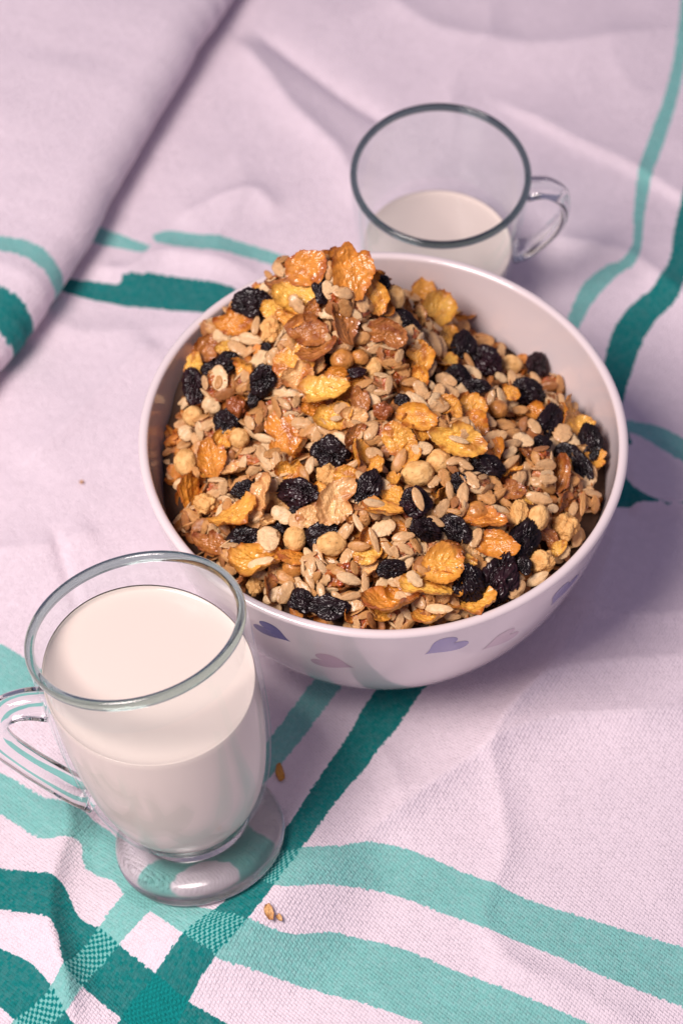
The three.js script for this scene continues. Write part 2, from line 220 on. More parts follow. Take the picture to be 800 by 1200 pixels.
// ------------------------------------------------------------------ glasses of milk
const glass = new THREE.MeshPhysicalMaterial({ name: 'clear_glass', color: new THREE.Color().setRGB(0.955, 0.985, 0.978), roughness: 0.0, transmission: 1, thickness: 0.003, ior: 1.5 });
const pane = new THREE.MeshPhysicalMaterial({ name: 'thin_glass', color: new THREE.Color().setRGB(0.97, 0.99, 0.987), roughness: 0.0, transmission: 1, thickness: 0, ior: 1.5, specularIntensity: 0.55 });
const rimGlass = (c) => new THREE.MeshPhysicalMaterial({ name: 'green_rim_glass', color: new THREE.Color().setRGB(...c), roughness: 0.02, transmission: 1, thickness: 0.003, ior: 1.5 });
const footGlass = new THREE.MeshPhysicalMaterial({ name: 'cloudy_glass', color: new THREE.Color().setRGB(0.96, 0.985, 0.98), roughness: 0.16, transmission: 1, thickness: 0.01, ior: 1.48 });
const milkMat = new THREE.MeshPhysicalMaterial({ name: 'milk', color: new THREE.Color().setRGB(0.83, 0.725, 0.64), roughness: 0.75, specularIntensity: 0.6, transmission: 0.12, thickness: 0, clearcoat: 0.8, clearcoatRoughness: 0.12 });
const prof = (pts, n) => spline(pts.map(([r, y]) => V(r, y, 0)), n).map((p) => new THREE.Vector2(Math.max(p.x, 1e-5), p.y));
function bead(r, y, a, b) { const p = []; for (let k = 0; k <= 24; k++) { const t = k / 24 * 2 * Math.PI; p.push(new THREE.Vector2(r + a * Math.cos(t), y + b * Math.sin(t))); } return new THREE.LatheGeometry(p, 160); }
function radiusAt(p) { return (y) => { for (let i = 0; i < p.length - 1; i++) { const a = p[i], b = p[i + 1]; if ((y - a.y) * (y - b.y) <= 0 && a.y !== b.y) return lerp(a.x, b.x, (y - a.y) / (b.y - a.y)); } return p[p.length - 1].x; }; }
function sweptHandle(pts, w, t) { // a flattened loop: pts (r, h) in the plane of the handle, w across, t thick
  const c = new THREE.CatmullRomCurve3(pts.map(([r, h]) => V(r, h, 0)), false, 'centripetal'), N = 60, M = 20, pos = [], idx = [];
  for (let i = 0; i <= N; i++) { const p = c.getPoint(i / N), d = c.getTangent(i / N), n = V(-d.y, d.x, 0), k = 1 + 0.25 * Math.pow(Math.abs(i / N - 0.5) * 2, 3); for (let j = 0; j < M; j++) { const a = j / M * 2 * Math.PI, ca = Math.cos(a), sa = Math.sin(a), q = p.clone().addScaledVector(n, Math.sign(ca) * Math.pow(Math.abs(ca), 0.8) * t / 2 * k); pos.push(q.x, q.y, Math.sign(sa) * Math.pow(Math.abs(sa), 0.8) * w / 2 * k); } }
  for (let i = 0; i < N; i++) for (let j = 0; j < M; j++) { const a = i * M + j, b = i * M + (j + 1) % M; idx.push(a, b, a + M, b, b + M, a + M); }
  for (const e of [0, N]) { const o = pos.length / 3, p = c.getPoint(e / N); pos.push(p.x, p.y, 0); for (let j = 0; j < M; j++) { const a = e * M + j, b = e * M + (j + 1) % M; e ? idx.push(o, a, b) : idx.push(o, b, a); } }
  const g = new THREE.BufferGeometry(); g.setAttribute('position', new THREE.Float32BufferAttribute(pos, 3)); g.setIndex(idx); g.computeVertexNormals(); return g;
}
function milkGeometry(inner, bottom, quat, base, level, over) { // fills a tilted glass to a level surface at world height `level`
  const axis = V(0, 1, 0).applyQuaternion(quat), pos = [], idx = [], M = 96, K = 40, T = 14, toW = (p) => p.clone().applyQuaternion(quat).add(base);
  for (let i = 0; i < M; i++) {
    const a = i / M * 2 * Math.PI, ca = Math.cos(a), sa = Math.sin(a); let h = level / axis.y;
    for (let k = 0; k < 12; k++) { const r = inner(h), w = toW(V(ca * r, h, sa * r)); h += (level - w.y) / axis.y; }
    for (let k = 0; k <= K; k++) { const y = lerp(bottom, h, Math.pow(k / K, 1.6)), r = k ? inner(y) + over : 0.0001; const w = toW(V(ca * r, y, sa * r)); pos.push(w.x, w.y, w.z); }
    const r = inner(h) + over, rim = toW(V(ca * r, h, sa * r)), c = toW(V(0, (level - base.y) / axis.y, 0));
    for (let k = 1; k <= T; k++) { const t = k < 8 ? 1 - (k / 8) * 0.12 : 1 - 0.12 - 0.88 * (k - 8) / (T - 8), p = c.clone().lerp(rim, t); const men = 0.0011 * Math.exp(-(1 - t) * 30); pos.push(p.x, level + men - 0.0011 + 0.0000, p.z); }
  }
  const S = K + 1 + T;
  for (let i = 0; i < M; i++) for (let k = 0; k < S - 1; k++) { const a = i * S + k, b = ((i + 1) % M) * S + k; idx.push(a, a + 1, b, b, a + 1, b + 1); }
  let g = new THREE.BufferGeometry(); g.setAttribute('position', new THREE.Float32BufferAttribute(pos.map((v, i) => v - base.getComponent(i % 3)), 3)); g.setIndex(idx); g = mergeVertices(g, 1e-6); g.computeVertexNormals(); return g;
}
{ // the tall footed mug in front
  const q = new THREE.Quaternion().setFromUnitVectors(V(0, 1, 0), MUG_N);
  const mug = add(new THREE.Group(), 'glass_mug', 'tall footed glass mug of milk leaning beside the bowl', 'mug'); mug.position.copy(MUG_B); mug.quaternion.copy(q);
  const outer = prof([[0.0170, 0.0138], [0.0195, 0.0160], [0.0247, 0.0225], [0.0288, 0.0325], [0.0315, 0.0445], [0.0332, 0.0580], [0.0339, 0.0720], [0.0342, 0.0860], [0.03435, 0.0970]], 60);
  part(mergeGeometries([new THREE.LatheGeometry(outer, 160), new THREE.LatheGeometry([0.084, 0.088, 0.092, 0.0965].map((y) => new THREE.Vector2(radiusAt(outer)(y) - 0.0026, y)), 160)]), 'mug_body', pane, mug);
  part(bead(0.0330, 0.0970, 0.00150, 0.0019), 'mug_rim', rimGlass([0.46, 0.58, 0.56]), mug);
  const foot = prof([[0.00001, 0.0030], [0.0150, 0.0026], [0.0205, 0.0010], [0.0240, 0.0000], [0.0266, 0.0010], [0.0277, 0.0038], [0.0275, 0.0066], [0.0262, 0.0088], [0.0238, 0.0102], [0.0205, 0.0112], [0.0182, 0.0122], [0.0168, 0.0136], [0.0100, 0.0150], [0.00001, 0.0154]], 160);
  part(new THREE.LatheGeometry(foot, 160), 'mug_foot', footGlass, mug);
  const hg = sweptHandle([[0.0328, 0.0735], [0.0400, 0.0752], [0.0475, 0.0738], [0.0518, 0.0690], [0.0510, 0.0620], [0.0455, 0.0520], [0.0385, 0.0420], [0.0325, 0.0345], [0.0285, 0.0315]], 0.0084, 0.0088);
  const h = part(hg, 'mug_handle', glass, mug); h.rotation.y = Math.PI + 0.10;
  const level = MUG_B.y + 0.0745, rIn = radiusAt(outer);
  const milk = add(new THREE.Mesh(milkGeometry(rIn, 0.0168, q, MUG_B, level, -0.0018), milkMat), 'milk', 'white milk filling most of the tall footed mug', 'milk'); milk.position.copy(MUG_B);
}
{ // the low cup behind
  const q = new THREE.Quaternion().setFromUnitVectors(V(0, 1, 0), CUP_N);
  const cup = add(new THREE.Group(), 'glass_cup', 'clear glass cup with dark rim, half full, behind the bowl', 'cup'); cup.position.copy(CUP_B); cup.quaternion.copy(q);
  const outer = prof([[0.0180, 0.0012], [0.0225, 0.0000], [0.0250, 0.0008], [0.0262, 0.0040], [0.0272, 0.0150], [0.0288, 0.0300], [0.0302, 0.0450], [0.0314, 0.0600], [0.0320, 0.0722]], 80);
  part(mergeGeometries([new THREE.LatheGeometry([new THREE.Vector2(0.00001, 0.0014), ...outer], 160), new THREE.LatheGeometry([0.0365, 0.045, 0.055, 0.064, 0.0718].map((y) => new THREE.Vector2(radiusAt(outer)(y) - 0.0024, y)), 160)]), 'cup_body', pane, cup);
  part(bead(0.03075, 0.0722, 0.00125, 0.0017), 'cup_rim', rimGlass([0.15, 0.205, 0.22]), cup);
  const h = part(sweptHandle([[0.0312, 0.0690], [0.0375, 0.0705], [0.0430, 0.0672], [0.0447, 0.0605], [0.0430, 0.0515], [0.0385, 0.0425], [0.0335, 0.0355], [0.0285, 0.0320]], 0.0085, 0.0036), 'cup_handle', glass, cup); h.rotation.y = -0.12;
  const milk = add(new THREE.Mesh(milkGeometry(radiusAt(outer), 0.0050, q, CUP_B, CUP_B.y + 0.0315, -0.0020), milkMat), 'milk', 'white milk half filling the glass cup behind the bowl', 'milk'); milk.position.copy(CUP_B);
}

// ------------------------------------------------------------------ the heap of granola
function heapY(x, z) { // height of the heap's surface; u right, v back, in cm
  const u = x * 100, v = -z * 100, r = Math.hypot(u, v), th = Math.atan2(v, u);
  const edges = [[-180, -1.6], [-135, -0.8], [-90, -0.4], [-45, -0.7], [0, -1.3], [35, -2.1], [65, -2.1], [95, -1.2], [125, 0.0], [150, -0.4], [180, -1.6]], d = th * 180 / Math.PI;
  let k = 0; while (k < edges.length - 2 && edges[k + 1][0] < d) k++;
  const e = lerp(edges[k][1], edges[k + 1][1], sstep(d, edges[k][0], edges[k + 1][0])), E = lerp(-0.8, e, sstep(r, 0, 6));
  const s = Math.min(1, r / 7.2), H = E + 2.0 * (1 - s * s) + 3.0 * Math.exp(-((u + 1.3) ** 2 / 2 / 1.8 ** 2 + (v - 4.7) ** 2 / 2 / 1.6 ** 2)) + 0.45 * noise(u * 0.7, v * 0.7, 2.2) + 0.3 * noise(u * 1.5, v * 1.5, 6.1);
  return RIM_Y + H / 100;
}
const heapN = (x, z) => V(heapY(x - 0.004, z) - heapY(x + 0.004, z), 0.008, heapY(x, z - 0.004) - heapY(x, z + 0.004)).normalize();
function onHeap(px, py, lift = 0) { // where the sight line through a pixel of the photograph meets the heap
  const d = rayDir(px, py); let best = 1e9, bp = null, prev = 1e9;
  for (let t = 0.80; t < 1.12; t += 0.0006) {
    const p = EYE.clone().addScaledVector(d, t); if (Math.hypot(p.x, p.z) > 0.0765) continue;
    const g = p.y - heapY(p.x, p.z); if (g < best) { best = g; bp = p; } if (g <= 0) break; prev = g;
  }
  bp = bp ?? onPlane(px, py, 0.07); return bp.addScaledVector(BACK, lift);
}
const frame = (n, deg) => { const a = deg * Math.PI / 180, e = RT.clone().multiplyScalar(Math.cos(a)).addScaledVector(UP, -Math.sin(a)); e.addScaledVector(n, -e.dot(n)).normalize(); return new THREE.Quaternion().setFromRotationMatrix(new THREE.Matrix4().makeBasis(e, n.clone().cross(e), n)); };
const R = rng(2024), rs = () => R() * 2 - 1, PX = 1 / 3600;
const facing = (p, k, j) => heapN(p.x, p.z).multiplyScalar(1 - k).addScaledVector(BACK, k).add(V(rs() * j, rs() * j, rs() * j)).normalize();
const tinted = (g, f) => { const p = g.attributes.position, n = g.attributes.normal, c = new Float32Array(p.count * 3); for (let i = 0; i < p.count; i++) c.set(f(p.getX(i), p.getY(i), p.getZ(i), i), i * 3); g.setAttribute('color', new THREE.BufferAttribute(c, 3)); return g; };
function ball(detail, f) { let g = new THREE.IcosahedronGeometry(1, detail); g.deleteAttribute('uv'); g.deleteAttribute('normal'); g = mergeVertices(g, 1e-5); const p = g.attributes.position, v = V(), uv = new Float32Array(p.count * 2), rr = []; for (let i = 0; i < p.count; i++) { v.fromBufferAttribute(p, i); const r = f(v.x, v.y, v.z); rr.push(r); uv[i * 2] = v.x * 0.5 + 0.3 * v.z; uv[i * 2 + 1] = v.y * 0.5 + 0.3 * v.z; v.multiplyScalar(r); p.setXYZ(i, v.x, v.y, v.z); } g.setAttribute('uv', new THREE.BufferAttribute(uv, 2)); g.computeVertexNormals(); g.userData.r = rr; return g; }

// kinds of shape
const raisinGeo = [...Array(7).keys()].map((k) => {
  const o = k * 13.7, wr = (x, y, z) => { const a = noise(x * 1.3 + o, y * 1.3, z * 1.3) * 0.7, b = noise(x * 1.4, y * 1.4 + o, z * 1.4) * 0.7; const r1 = 1 - Math.abs(noise(x * 2.0 + a * 2.4 + o, y * 4.6 + b * 2.4, z * 4.6)) * 2.2, r2 = 1 - Math.abs(noise(x * 4 + b * 2 + o, y * 8 + a * 2, z * 8 + 4)) * 2.2; return [r1, r2]; };
  const g = ball(26, (x, y, z) => { const [r1, r2] = wr(x, y, z); return 0.84 + 0.34 * noise(x * 1.2 + o, y * 1.2, z * 1.2 + 7) + 0.21 * r1 + 0.09 * r2; });
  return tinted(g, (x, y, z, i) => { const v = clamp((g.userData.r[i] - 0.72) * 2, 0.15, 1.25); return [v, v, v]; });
});
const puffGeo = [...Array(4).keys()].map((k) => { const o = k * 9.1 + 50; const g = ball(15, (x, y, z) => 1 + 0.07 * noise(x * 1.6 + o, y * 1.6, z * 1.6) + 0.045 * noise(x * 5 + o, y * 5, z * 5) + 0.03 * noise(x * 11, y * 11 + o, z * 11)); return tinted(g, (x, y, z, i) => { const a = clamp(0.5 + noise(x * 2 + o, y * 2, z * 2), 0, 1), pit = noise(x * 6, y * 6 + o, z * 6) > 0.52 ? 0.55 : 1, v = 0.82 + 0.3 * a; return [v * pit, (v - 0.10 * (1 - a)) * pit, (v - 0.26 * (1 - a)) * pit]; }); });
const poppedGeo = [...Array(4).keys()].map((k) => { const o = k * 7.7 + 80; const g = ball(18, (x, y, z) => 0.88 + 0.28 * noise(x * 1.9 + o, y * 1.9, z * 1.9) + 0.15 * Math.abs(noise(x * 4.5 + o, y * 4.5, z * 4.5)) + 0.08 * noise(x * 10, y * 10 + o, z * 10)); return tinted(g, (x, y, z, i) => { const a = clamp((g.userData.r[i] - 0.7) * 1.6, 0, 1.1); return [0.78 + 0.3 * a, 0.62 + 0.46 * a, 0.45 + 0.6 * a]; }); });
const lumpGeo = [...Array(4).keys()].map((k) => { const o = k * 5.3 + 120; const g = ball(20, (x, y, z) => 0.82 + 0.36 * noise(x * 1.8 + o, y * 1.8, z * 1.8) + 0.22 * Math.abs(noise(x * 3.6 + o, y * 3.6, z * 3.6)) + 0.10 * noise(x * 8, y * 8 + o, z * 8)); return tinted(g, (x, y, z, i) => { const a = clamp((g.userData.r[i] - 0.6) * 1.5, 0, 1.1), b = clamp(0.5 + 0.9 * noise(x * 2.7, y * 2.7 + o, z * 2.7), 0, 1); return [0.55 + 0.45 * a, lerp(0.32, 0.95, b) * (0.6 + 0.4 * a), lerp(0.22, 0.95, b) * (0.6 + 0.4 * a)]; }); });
function flakeGeometry(seed, curl, NR = 28, NA = 100) {
  const r = rng(seed * 101 + 7), o = seed * 17.3, T = 0.032, pos = [], uv = [], idx = [], col = [];
  const a0 = r() * 6.28, e = 0.12 + 0.12 * r(), kx = (r() - 0.3) * 0.5 * curl, ky = (r() - 0.3) * 0.6 * curl, kxy = (r() - 0.5) * 0.5 * curl, rimUp = 0.08 + 0.42 * r() * curl, bite = r() * 6.28, hasBite = r() < 0.45;
  const out = (a) => { let q = 1 + e * Math.cos(2 * (a - a0)) * 0.5 + 0.15 * noise(Math.cos(a) * 1.1 + o, Math.sin(a) * 1.1, 1) + 0.075 * noise(Math.cos(a) * 3 + o, Math.sin(a) * 3, 5) + 0.07 * noise(Math.cos(a) * 6 + o, Math.sin(a) * 6, 9) + 0.05 * noise(Math.cos(a) * 15 + o, Math.sin(a) * 15, 4); if (hasBite) { const d = Math.atan2(Math.sin(a - bite), Math.cos(a - bite)); q -= 0.42 * Math.exp(-d * d / 0.10); } return q; };
  const surf = (x, y, t) => kx * x * x + ky * y * y + kxy * x * y + rimUp * Math.pow(t, 4) * (0.6 + 0.8 * noise(x * 1.7 + o, y * 1.7, 2)) + 0.13 * noise(x * 1.6 + o, y * 1.6, 3) + 0.15 * (0.5 - Math.abs(noise(x * 2.4 + o, y * 2.4, 6))) + 0.085 * (0.5 - Math.abs(noise(x * 5.2 + o, y * 5.2, 8))) + 0.03 * noise(x * 17 + o, y * 17, 8);
  const shade = (x, y, t) => { const blister = Math.abs(noise(x * 3.4 + o, y * 3.4, 6)), toast = clamp(sstep(noise(x * 1.5 + o, y * 1.5, 12), 0.02, 0.5) * 0.75 + 0.7 * Math.pow(t, 5) * (0.5 + hash2(Math.floor(o), Math.floor((x + 1) * 4))) + 0.25 * sstep(noise(x * 7, y * 7 + o, 4), 0.25, 0.6), 0, 1), v = 0.85 + 0.42 * blister; return [v * lerp(1.1, 0.60, toast), v * lerp(1.12, 0.36, toast), v * lerp(1.3, 0.22, toast)]; };
  const layers = [1, -1];
  for (const s of layers) for (let i = 0; i <= NR; i++) for (let j = 0; j < NA; j++) { const t = i / NR, a = j / NA * 2 * Math.PI, q = out(a) * t * (1 - 0.03 * (i === NR)), x = Math.cos(a) * q, y = Math.sin(a) * q; pos.push(x, y, surf(x, y, t) + s * T * (i === NR ? 0.55 : 1)); uv.push(x * 0.5, y * 0.5); col.push(...shade(x, y, t)); }
  const L = (NR + 1) * NA;
  for (let s = 0; s < 2; s++) for (let i = 0; i < NR; i++) for (let j = 0; j < NA; j++) { const a = s * L + i * NA + j, b = s * L + i * NA + (j + 1) % NA, c = a + NA, d = b + NA; s ? idx.push(a, b, c, b, d, c) : idx.push(a, c, b, b, c, d); }
  for (let j = 0; j < NA; j++) { const a = NR * NA + j, b = NR * NA + (j + 1) % NA; idx.push(a, a + L, b, b, a + L, b + L); }
  let g = new THREE.BufferGeometry(); g.setAttribute('position', new THREE.Float32BufferAttribute(pos, 3)); g.setAttribute('uv', new THREE.Float32BufferAttribute(uv, 2)); g.setAttribute('color', new THREE.Float32BufferAttribute(col, 3)); g.setIndex(idx); g = mergeVertices(g, 1e-6); g.computeVertexNormals(); return g;
}
const flakeGeo = [...Array(12).keys()].map((k) => flakeGeometry(k + 1, k % 3 === 2 ? 1.6 : 0.9));
function oatGeometry(seed, NU, NA, slender) { // unit half length 1 along x, half width 1 along y, half thickness about 0.35 of the width along z
  const r = rng(seed * 37 + 5), o = seed * 11.9, pos = [], uv = [], idx = [], col = [], bend = (r() - 0.5) * 0.5, skew = (r() - 0.5) * 0.3, deep = 0.14 + 0.20 * r(), tip = 0.6 + 0.3 * r(), ragged = slender ? 0.12 : 0.30;
  for (let i = 0; i <= NU; i++) for (let j = 0; j < NA; j++) {
    const u = -Math.cos(Math.PI * i / NU), a = j / NA * 2 * Math.PI, w = Math.pow(Math.max(0, 1 - Math.pow(Math.abs(u), 2.1)), slender ? 0.62 : 0.52) * (1 - 0.16 * u * tip), c = Math.cos(a), s = Math.sin(a);
    let y = w * c * (1 + ragged * (noise(u * 2.2 + o, c * 2, s * 2) * 1.6 + 0.7 * noise(u * 6 + o, c * 4, 5))), z = w * s * (slender ? 0.46 : 0.28);
    const line = Math.exp(-(y * y) / 0.012) * (s > 0 ? 1 : 0.6) * (1 - u * u); z -= Math.sign(s) * line * deep * 0.6;
    z += bend * u * u * 0.6 + 0.13 * noise(u * 1.7 + o, y * 1.7, 3) + 0.06 * noise(u * 4 + o, y * 6, 7) + 0.06 * noise(u * 2.5 + o, y * 13, 9) + 0.03 * noise(u * 11 + o, y * 11, 2);
    pos.push(u * (1 + 0.03 * noise(y * 3 + o, 2)), y + skew * u * u * 0.4, z); uv.push(u * 0.5, y * 0.25);
    const streak = noise(u * 1.2 + o, y * 7, 4), edge = Math.pow(Math.abs(u), 6), d = clamp(0.75 * line + 0.45 * edge + 0.35 * Math.pow(Math.abs(c), 6) * (1 - edge) + 0.3 * sstep(streak, 0.1, 0.6), 0, 1), v = 0.90 + 0.26 * streak + 0.16 * noise(u * 7 + o, y * 7, s * 3); col.push(v * lerp(1.04, 0.72, d), v * lerp(1.02, 0.52, d), v * lerp(1.0, 0.36, d));
  }
  for (let i = 0; i < NU; i++) for (let j = 0; j < NA; j++) { const a = i * NA + j, b = i * NA + (j + 1) % NA, c = a + NA, d = b + NA; idx.push(a, b, c, b, d, c); }
  let g = new THREE.BufferGeometry(); g.setAttribute('position', new THREE.Float32BufferAttribute(pos, 3)); g.setAttribute('uv', new THREE.Float32BufferAttribute(uv, 2)); g.setAttribute('color', new THREE.Float32BufferAttribute(col, 3)); g.setIndex(idx); g = mergeVertices(g, 1e-5); g.computeVertexNormals(); return g;
}
const oatGeo = [...Array(10).keys()].map((k) => oatGeometry(k + 1, 26, 22, k % 2 === 1)), oatLow = [...Array(6).keys()].map((k) => oatGeometry(k + 31, 9, 8, k % 2 === 1));

const shardGeo = [...Array(6).keys()].map((k) => flakeGeometry(k + 41, 1.2, 5, 16));
const bump2 = (t, n) => { const c = t.clone(); c.repeat.set(n, n); c.needsUpdate = true; return c; };
const bA = bump2(crumbBump, 0.4), bB = bump2(crumbBump, 0.8);
const M = (name, c, o = {}) => new THREE.MeshPhysicalMaterial({ name, color: new THREE.Color().setRGB(...c), vertexColors: true, roughness: 0.5, bumpMap: bA, bumpScale: 0.00012, ...o });
const raisinMat = [M('raisin_black', [0.018, 0.0078, 0.0092], { roughness: 0.5, specularIntensity: 0.25, clearcoat: 0.42, clearcoatRoughness: 0.12, bumpMap: bA, bumpScale: 0.00005 }), M('raisin_purple', [0.030, 0.009, 0.013], { roughness: 0.5, specularIntensity: 0.25, clearcoat: 0.42, clearcoatRoughness: 0.122, bumpMap: bA, bumpScale: 0.00005 })];
const gl = { roughness: 0.5, clearcoat: 0.6, clearcoatRoughness: 0.16, bumpMap: bB, bumpScale: 0.00018 };
const flakeMat = { pale: M('flake_pale', [0.80, 0.46, 0.15], gl), yellow: M('flake_yellow', [0.86, 0.475, 0.065], gl), amber: M('flake_amber', [0.80, 0.375, 0.042], gl), orange: M('flake_orange', [0.70, 0.265, 0.02], { ...gl, clearcoat: 0.9 }), brown: M('flake_brown', [0.46, 0.165, 0.024], { ...gl, clearcoat: 0.9 }) };
const puffMat = { pale: M('puff_pale', [0.84, 0.515, 0.20], { roughness: 0.62, bumpMap: bB }), glazed: M('puff_glazed', [0.58, 0.25, 0.055], { roughness: 0.4, clearcoat: 0.7, clearcoatRoughness: 0.2 }), popped: M('puff_popped', [0.86, 0.53, 0.20], { roughness: 0.6, bumpMap: bB }), toffee: M('puff_toffee', [0.36, 0.11, 0.028], { roughness: 0.35, clearcoat: 0.8, clearcoatRoughness: 0.15 }) };
const lumpMat = [M('caramel', [0.50, 0.20, 0.036], { roughness: 0.36, clearcoat: 0.6, clearcoatRoughness: 0.2 }), M('oat_paste', [0.66, 0.38, 0.15], { roughness: 0.42, clearcoat: 0.4, clearcoatRoughness: 0.25 })];
const oatMat = { pale: M('oat_pale', [0.81, 0.51, 0.235], { roughness: 0.5, clearcoat: 0.5, clearcoatRoughness: 0.2, bumpMap: bB, bumpScale: 0.00022 }), cream: M('oat_cream', [0.92, 0.66, 0.355], { roughness: 0.5, clearcoat: 0.3, bumpMap: bB, bumpScale: 0.00022, clearcoatRoughness: 0.3 }), golden: M('oat_golden', [0.70, 0.36, 0.115], { roughness: 0.45, bumpMap: bB, bumpScale: 0.00022, clearcoat: 0.3, clearcoatRoughness: 0.3 }), toasted: M('oat_toasted', [0.46, 0.19, 0.055], { roughness: 0.42, bumpMap: bB, bumpScale: 0.00022, clearcoat: 0.35, clearcoatRoughness: 0.3 }) };

const LAND = []; // what the smaller pieces are described by: [x, y, phrase]
const taken = []; // [x, y, reach] in the picture, for spreading the loose oats
function settle(o, px, py, lift, n, deg) { o.position.copy(onHeap(px, py, lift)); o.quaternion.copy(frame(n ?? facing(o.position, 0.6, 0.25), deg)); return o; }

// raisins: x, y, width, height, turn, purple, label
const RAISINS = [
  [295, 355, 41, 31, 0, 0, 'round shiny raisin lying highest at the back left'],
  [268, 424, 22, 25, 80, 0, 'small black raisin above the almond-like pale oat'],
  [308, 446, 34, 27, -60, 0, 'teardrop raisin with its tail pointing down left'],
  [299, 466, 22, 13, -65, 0, 'thin tail of raisin below the teardrop raisin'],
  [227, 455, 42, 24, 85, 1, 'dark purple raisin against the bowl\'s left wall'],
  [246, 432, 20, 14, -20, 0, 'raisin half hidden above the left wall raisin'],
  [265, 494, 28, 26, 30, 0, 'raisin tucked under the brown nut-like puff'],
  [293, 577, 36, 23, 10, 0, 'raisin left of the largest middle left raisin'],
  [349, 577, 48, 29, 5, 1, 'largest oblong raisin in the heap\'s middle left'],
  [349, 599, 17, 13, 20, 0, 'raisin bit below the largest oblong raisin'],
  [286, 632, 36, 27, -5, 0, 'crinkled raisin left of the creased wide oat'],
  [327, 621, 15, 14, 30, 0, 'raisin scrap between creased oat and round puff'],
  [377, 624, 38, 22, -25, 0, 'raisin wedged between the two front left puffs'],
  [387, 530, 37, 34, 20, 0, 'square wrinkled raisin just below the bright yellow flake'],
  [429, 572, 38, 28, -60, 0, 'raisin right of the pale middle flake'],
  [487, 588, 33, 31, 0, 1, 'raisin with a pale oat lying across it'],
  [499, 620, 33, 23, 28, 0, 'oval raisin in the front middle above the amber flake'],
  [533, 620, 34, 24, 40, 0, 'raisin right of the front middle oval raisin'],
  [459, 667, 30, 20, 0, 0, 'small raisin left of the front amber flake'],
  [354, 704, 27, 24, 30, 0, 'left one of the two raisins at front rim'],
  [384, 710, 42, 25, 8, 0, 'broad raisin touching the front rim left of centre'],
  [548, 683, 40, 32, 60, 0, 'black raisin left of the tall purple raisin'],
  [584, 677, 55, 36, -72, 1, 'tall purple raisin standing near the front right rim'],
  [613, 632, 48, 30, -65, 0, 'upright raisin between the front right popped puffs'],
  [613, 662, 20, 14, 80, 0, 'raisin scrap under the front right upright raisin'],
  [538, 568, 25, 19, 80, 0, 'little raisin clasped between two upright oats'],
  [571, 547, 36, 24, 15, 0, 'raisin with an oat on its upper edge'],
  [641, 496, 46, 26, -75, 0, 'pointed raisin standing at the heap\'s right side'],
  [634, 519, 20, 17, 0, 0, 'raisin stub under the pointed right raisin'],
  [691, 518, 42, 25, 80, 0, 'rightmost raisin leaning on the bowl wall'],
  [682, 549, 38, 20, 70, 0, 'raisin just below the rightmost wall raisin'],
  [661, 529, 25, 17, 0, 0, 'raisin hidden left of the rightmost wall raisins'],
  [628, 428, 30, 23, -60, 1, 'upper one of the stacked back right raisins'],
  [618, 461, 37, 31, 10, 0, 'lower one of the stacked back right raisins'],
  [541, 406, 35, 25, -70, 0, 'raisin topmost in the dark back right clump'],
  [569, 423, 36, 33, 50, 1, 'purple raisin right in the dark back clump'],
  [536, 439, 28, 22, 10, 0, 'raisin lowest left in the dark back clump'],
  [557, 453, 30, 17, 5, 0, 'raisin at the bottom of the dark back clump'],
  [474, 375, 34, 17, 30, 0, 'raisin under the two leaning back amber flakes'],
  [450, 331, 16, 12, 70, 0, 'raisin peeping out behind the large topmost flake'],
  [377, 343, 26, 18, 75, 0, 'raisin in the gap left of large topmost flake'],
  [470, 469, 15, 13, 0, 0, 'tiny raisin in a gap at heap centre'],
  [416, 437, 22, 11, -10, 1, 'tiny flat raisin left of the pale centre puff'],
  [312, 407, 12, 10, 0, 0, 'raisin speck between the back left oats'],
];
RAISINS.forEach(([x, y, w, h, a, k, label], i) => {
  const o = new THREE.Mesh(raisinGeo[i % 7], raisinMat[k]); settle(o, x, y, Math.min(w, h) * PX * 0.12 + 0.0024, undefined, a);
  o.scale.set(w / 2 * PX * 1.08, h / 2 * PX * 1.08, Math.min(w, h) / 2 * PX * 0.8); add(o, 'raisin', label, 'raisin', 'raisins in the granola'); LAND.push([x, y, label]); taken.push([x, y, Math.min(w, h) * 0.42]);
});
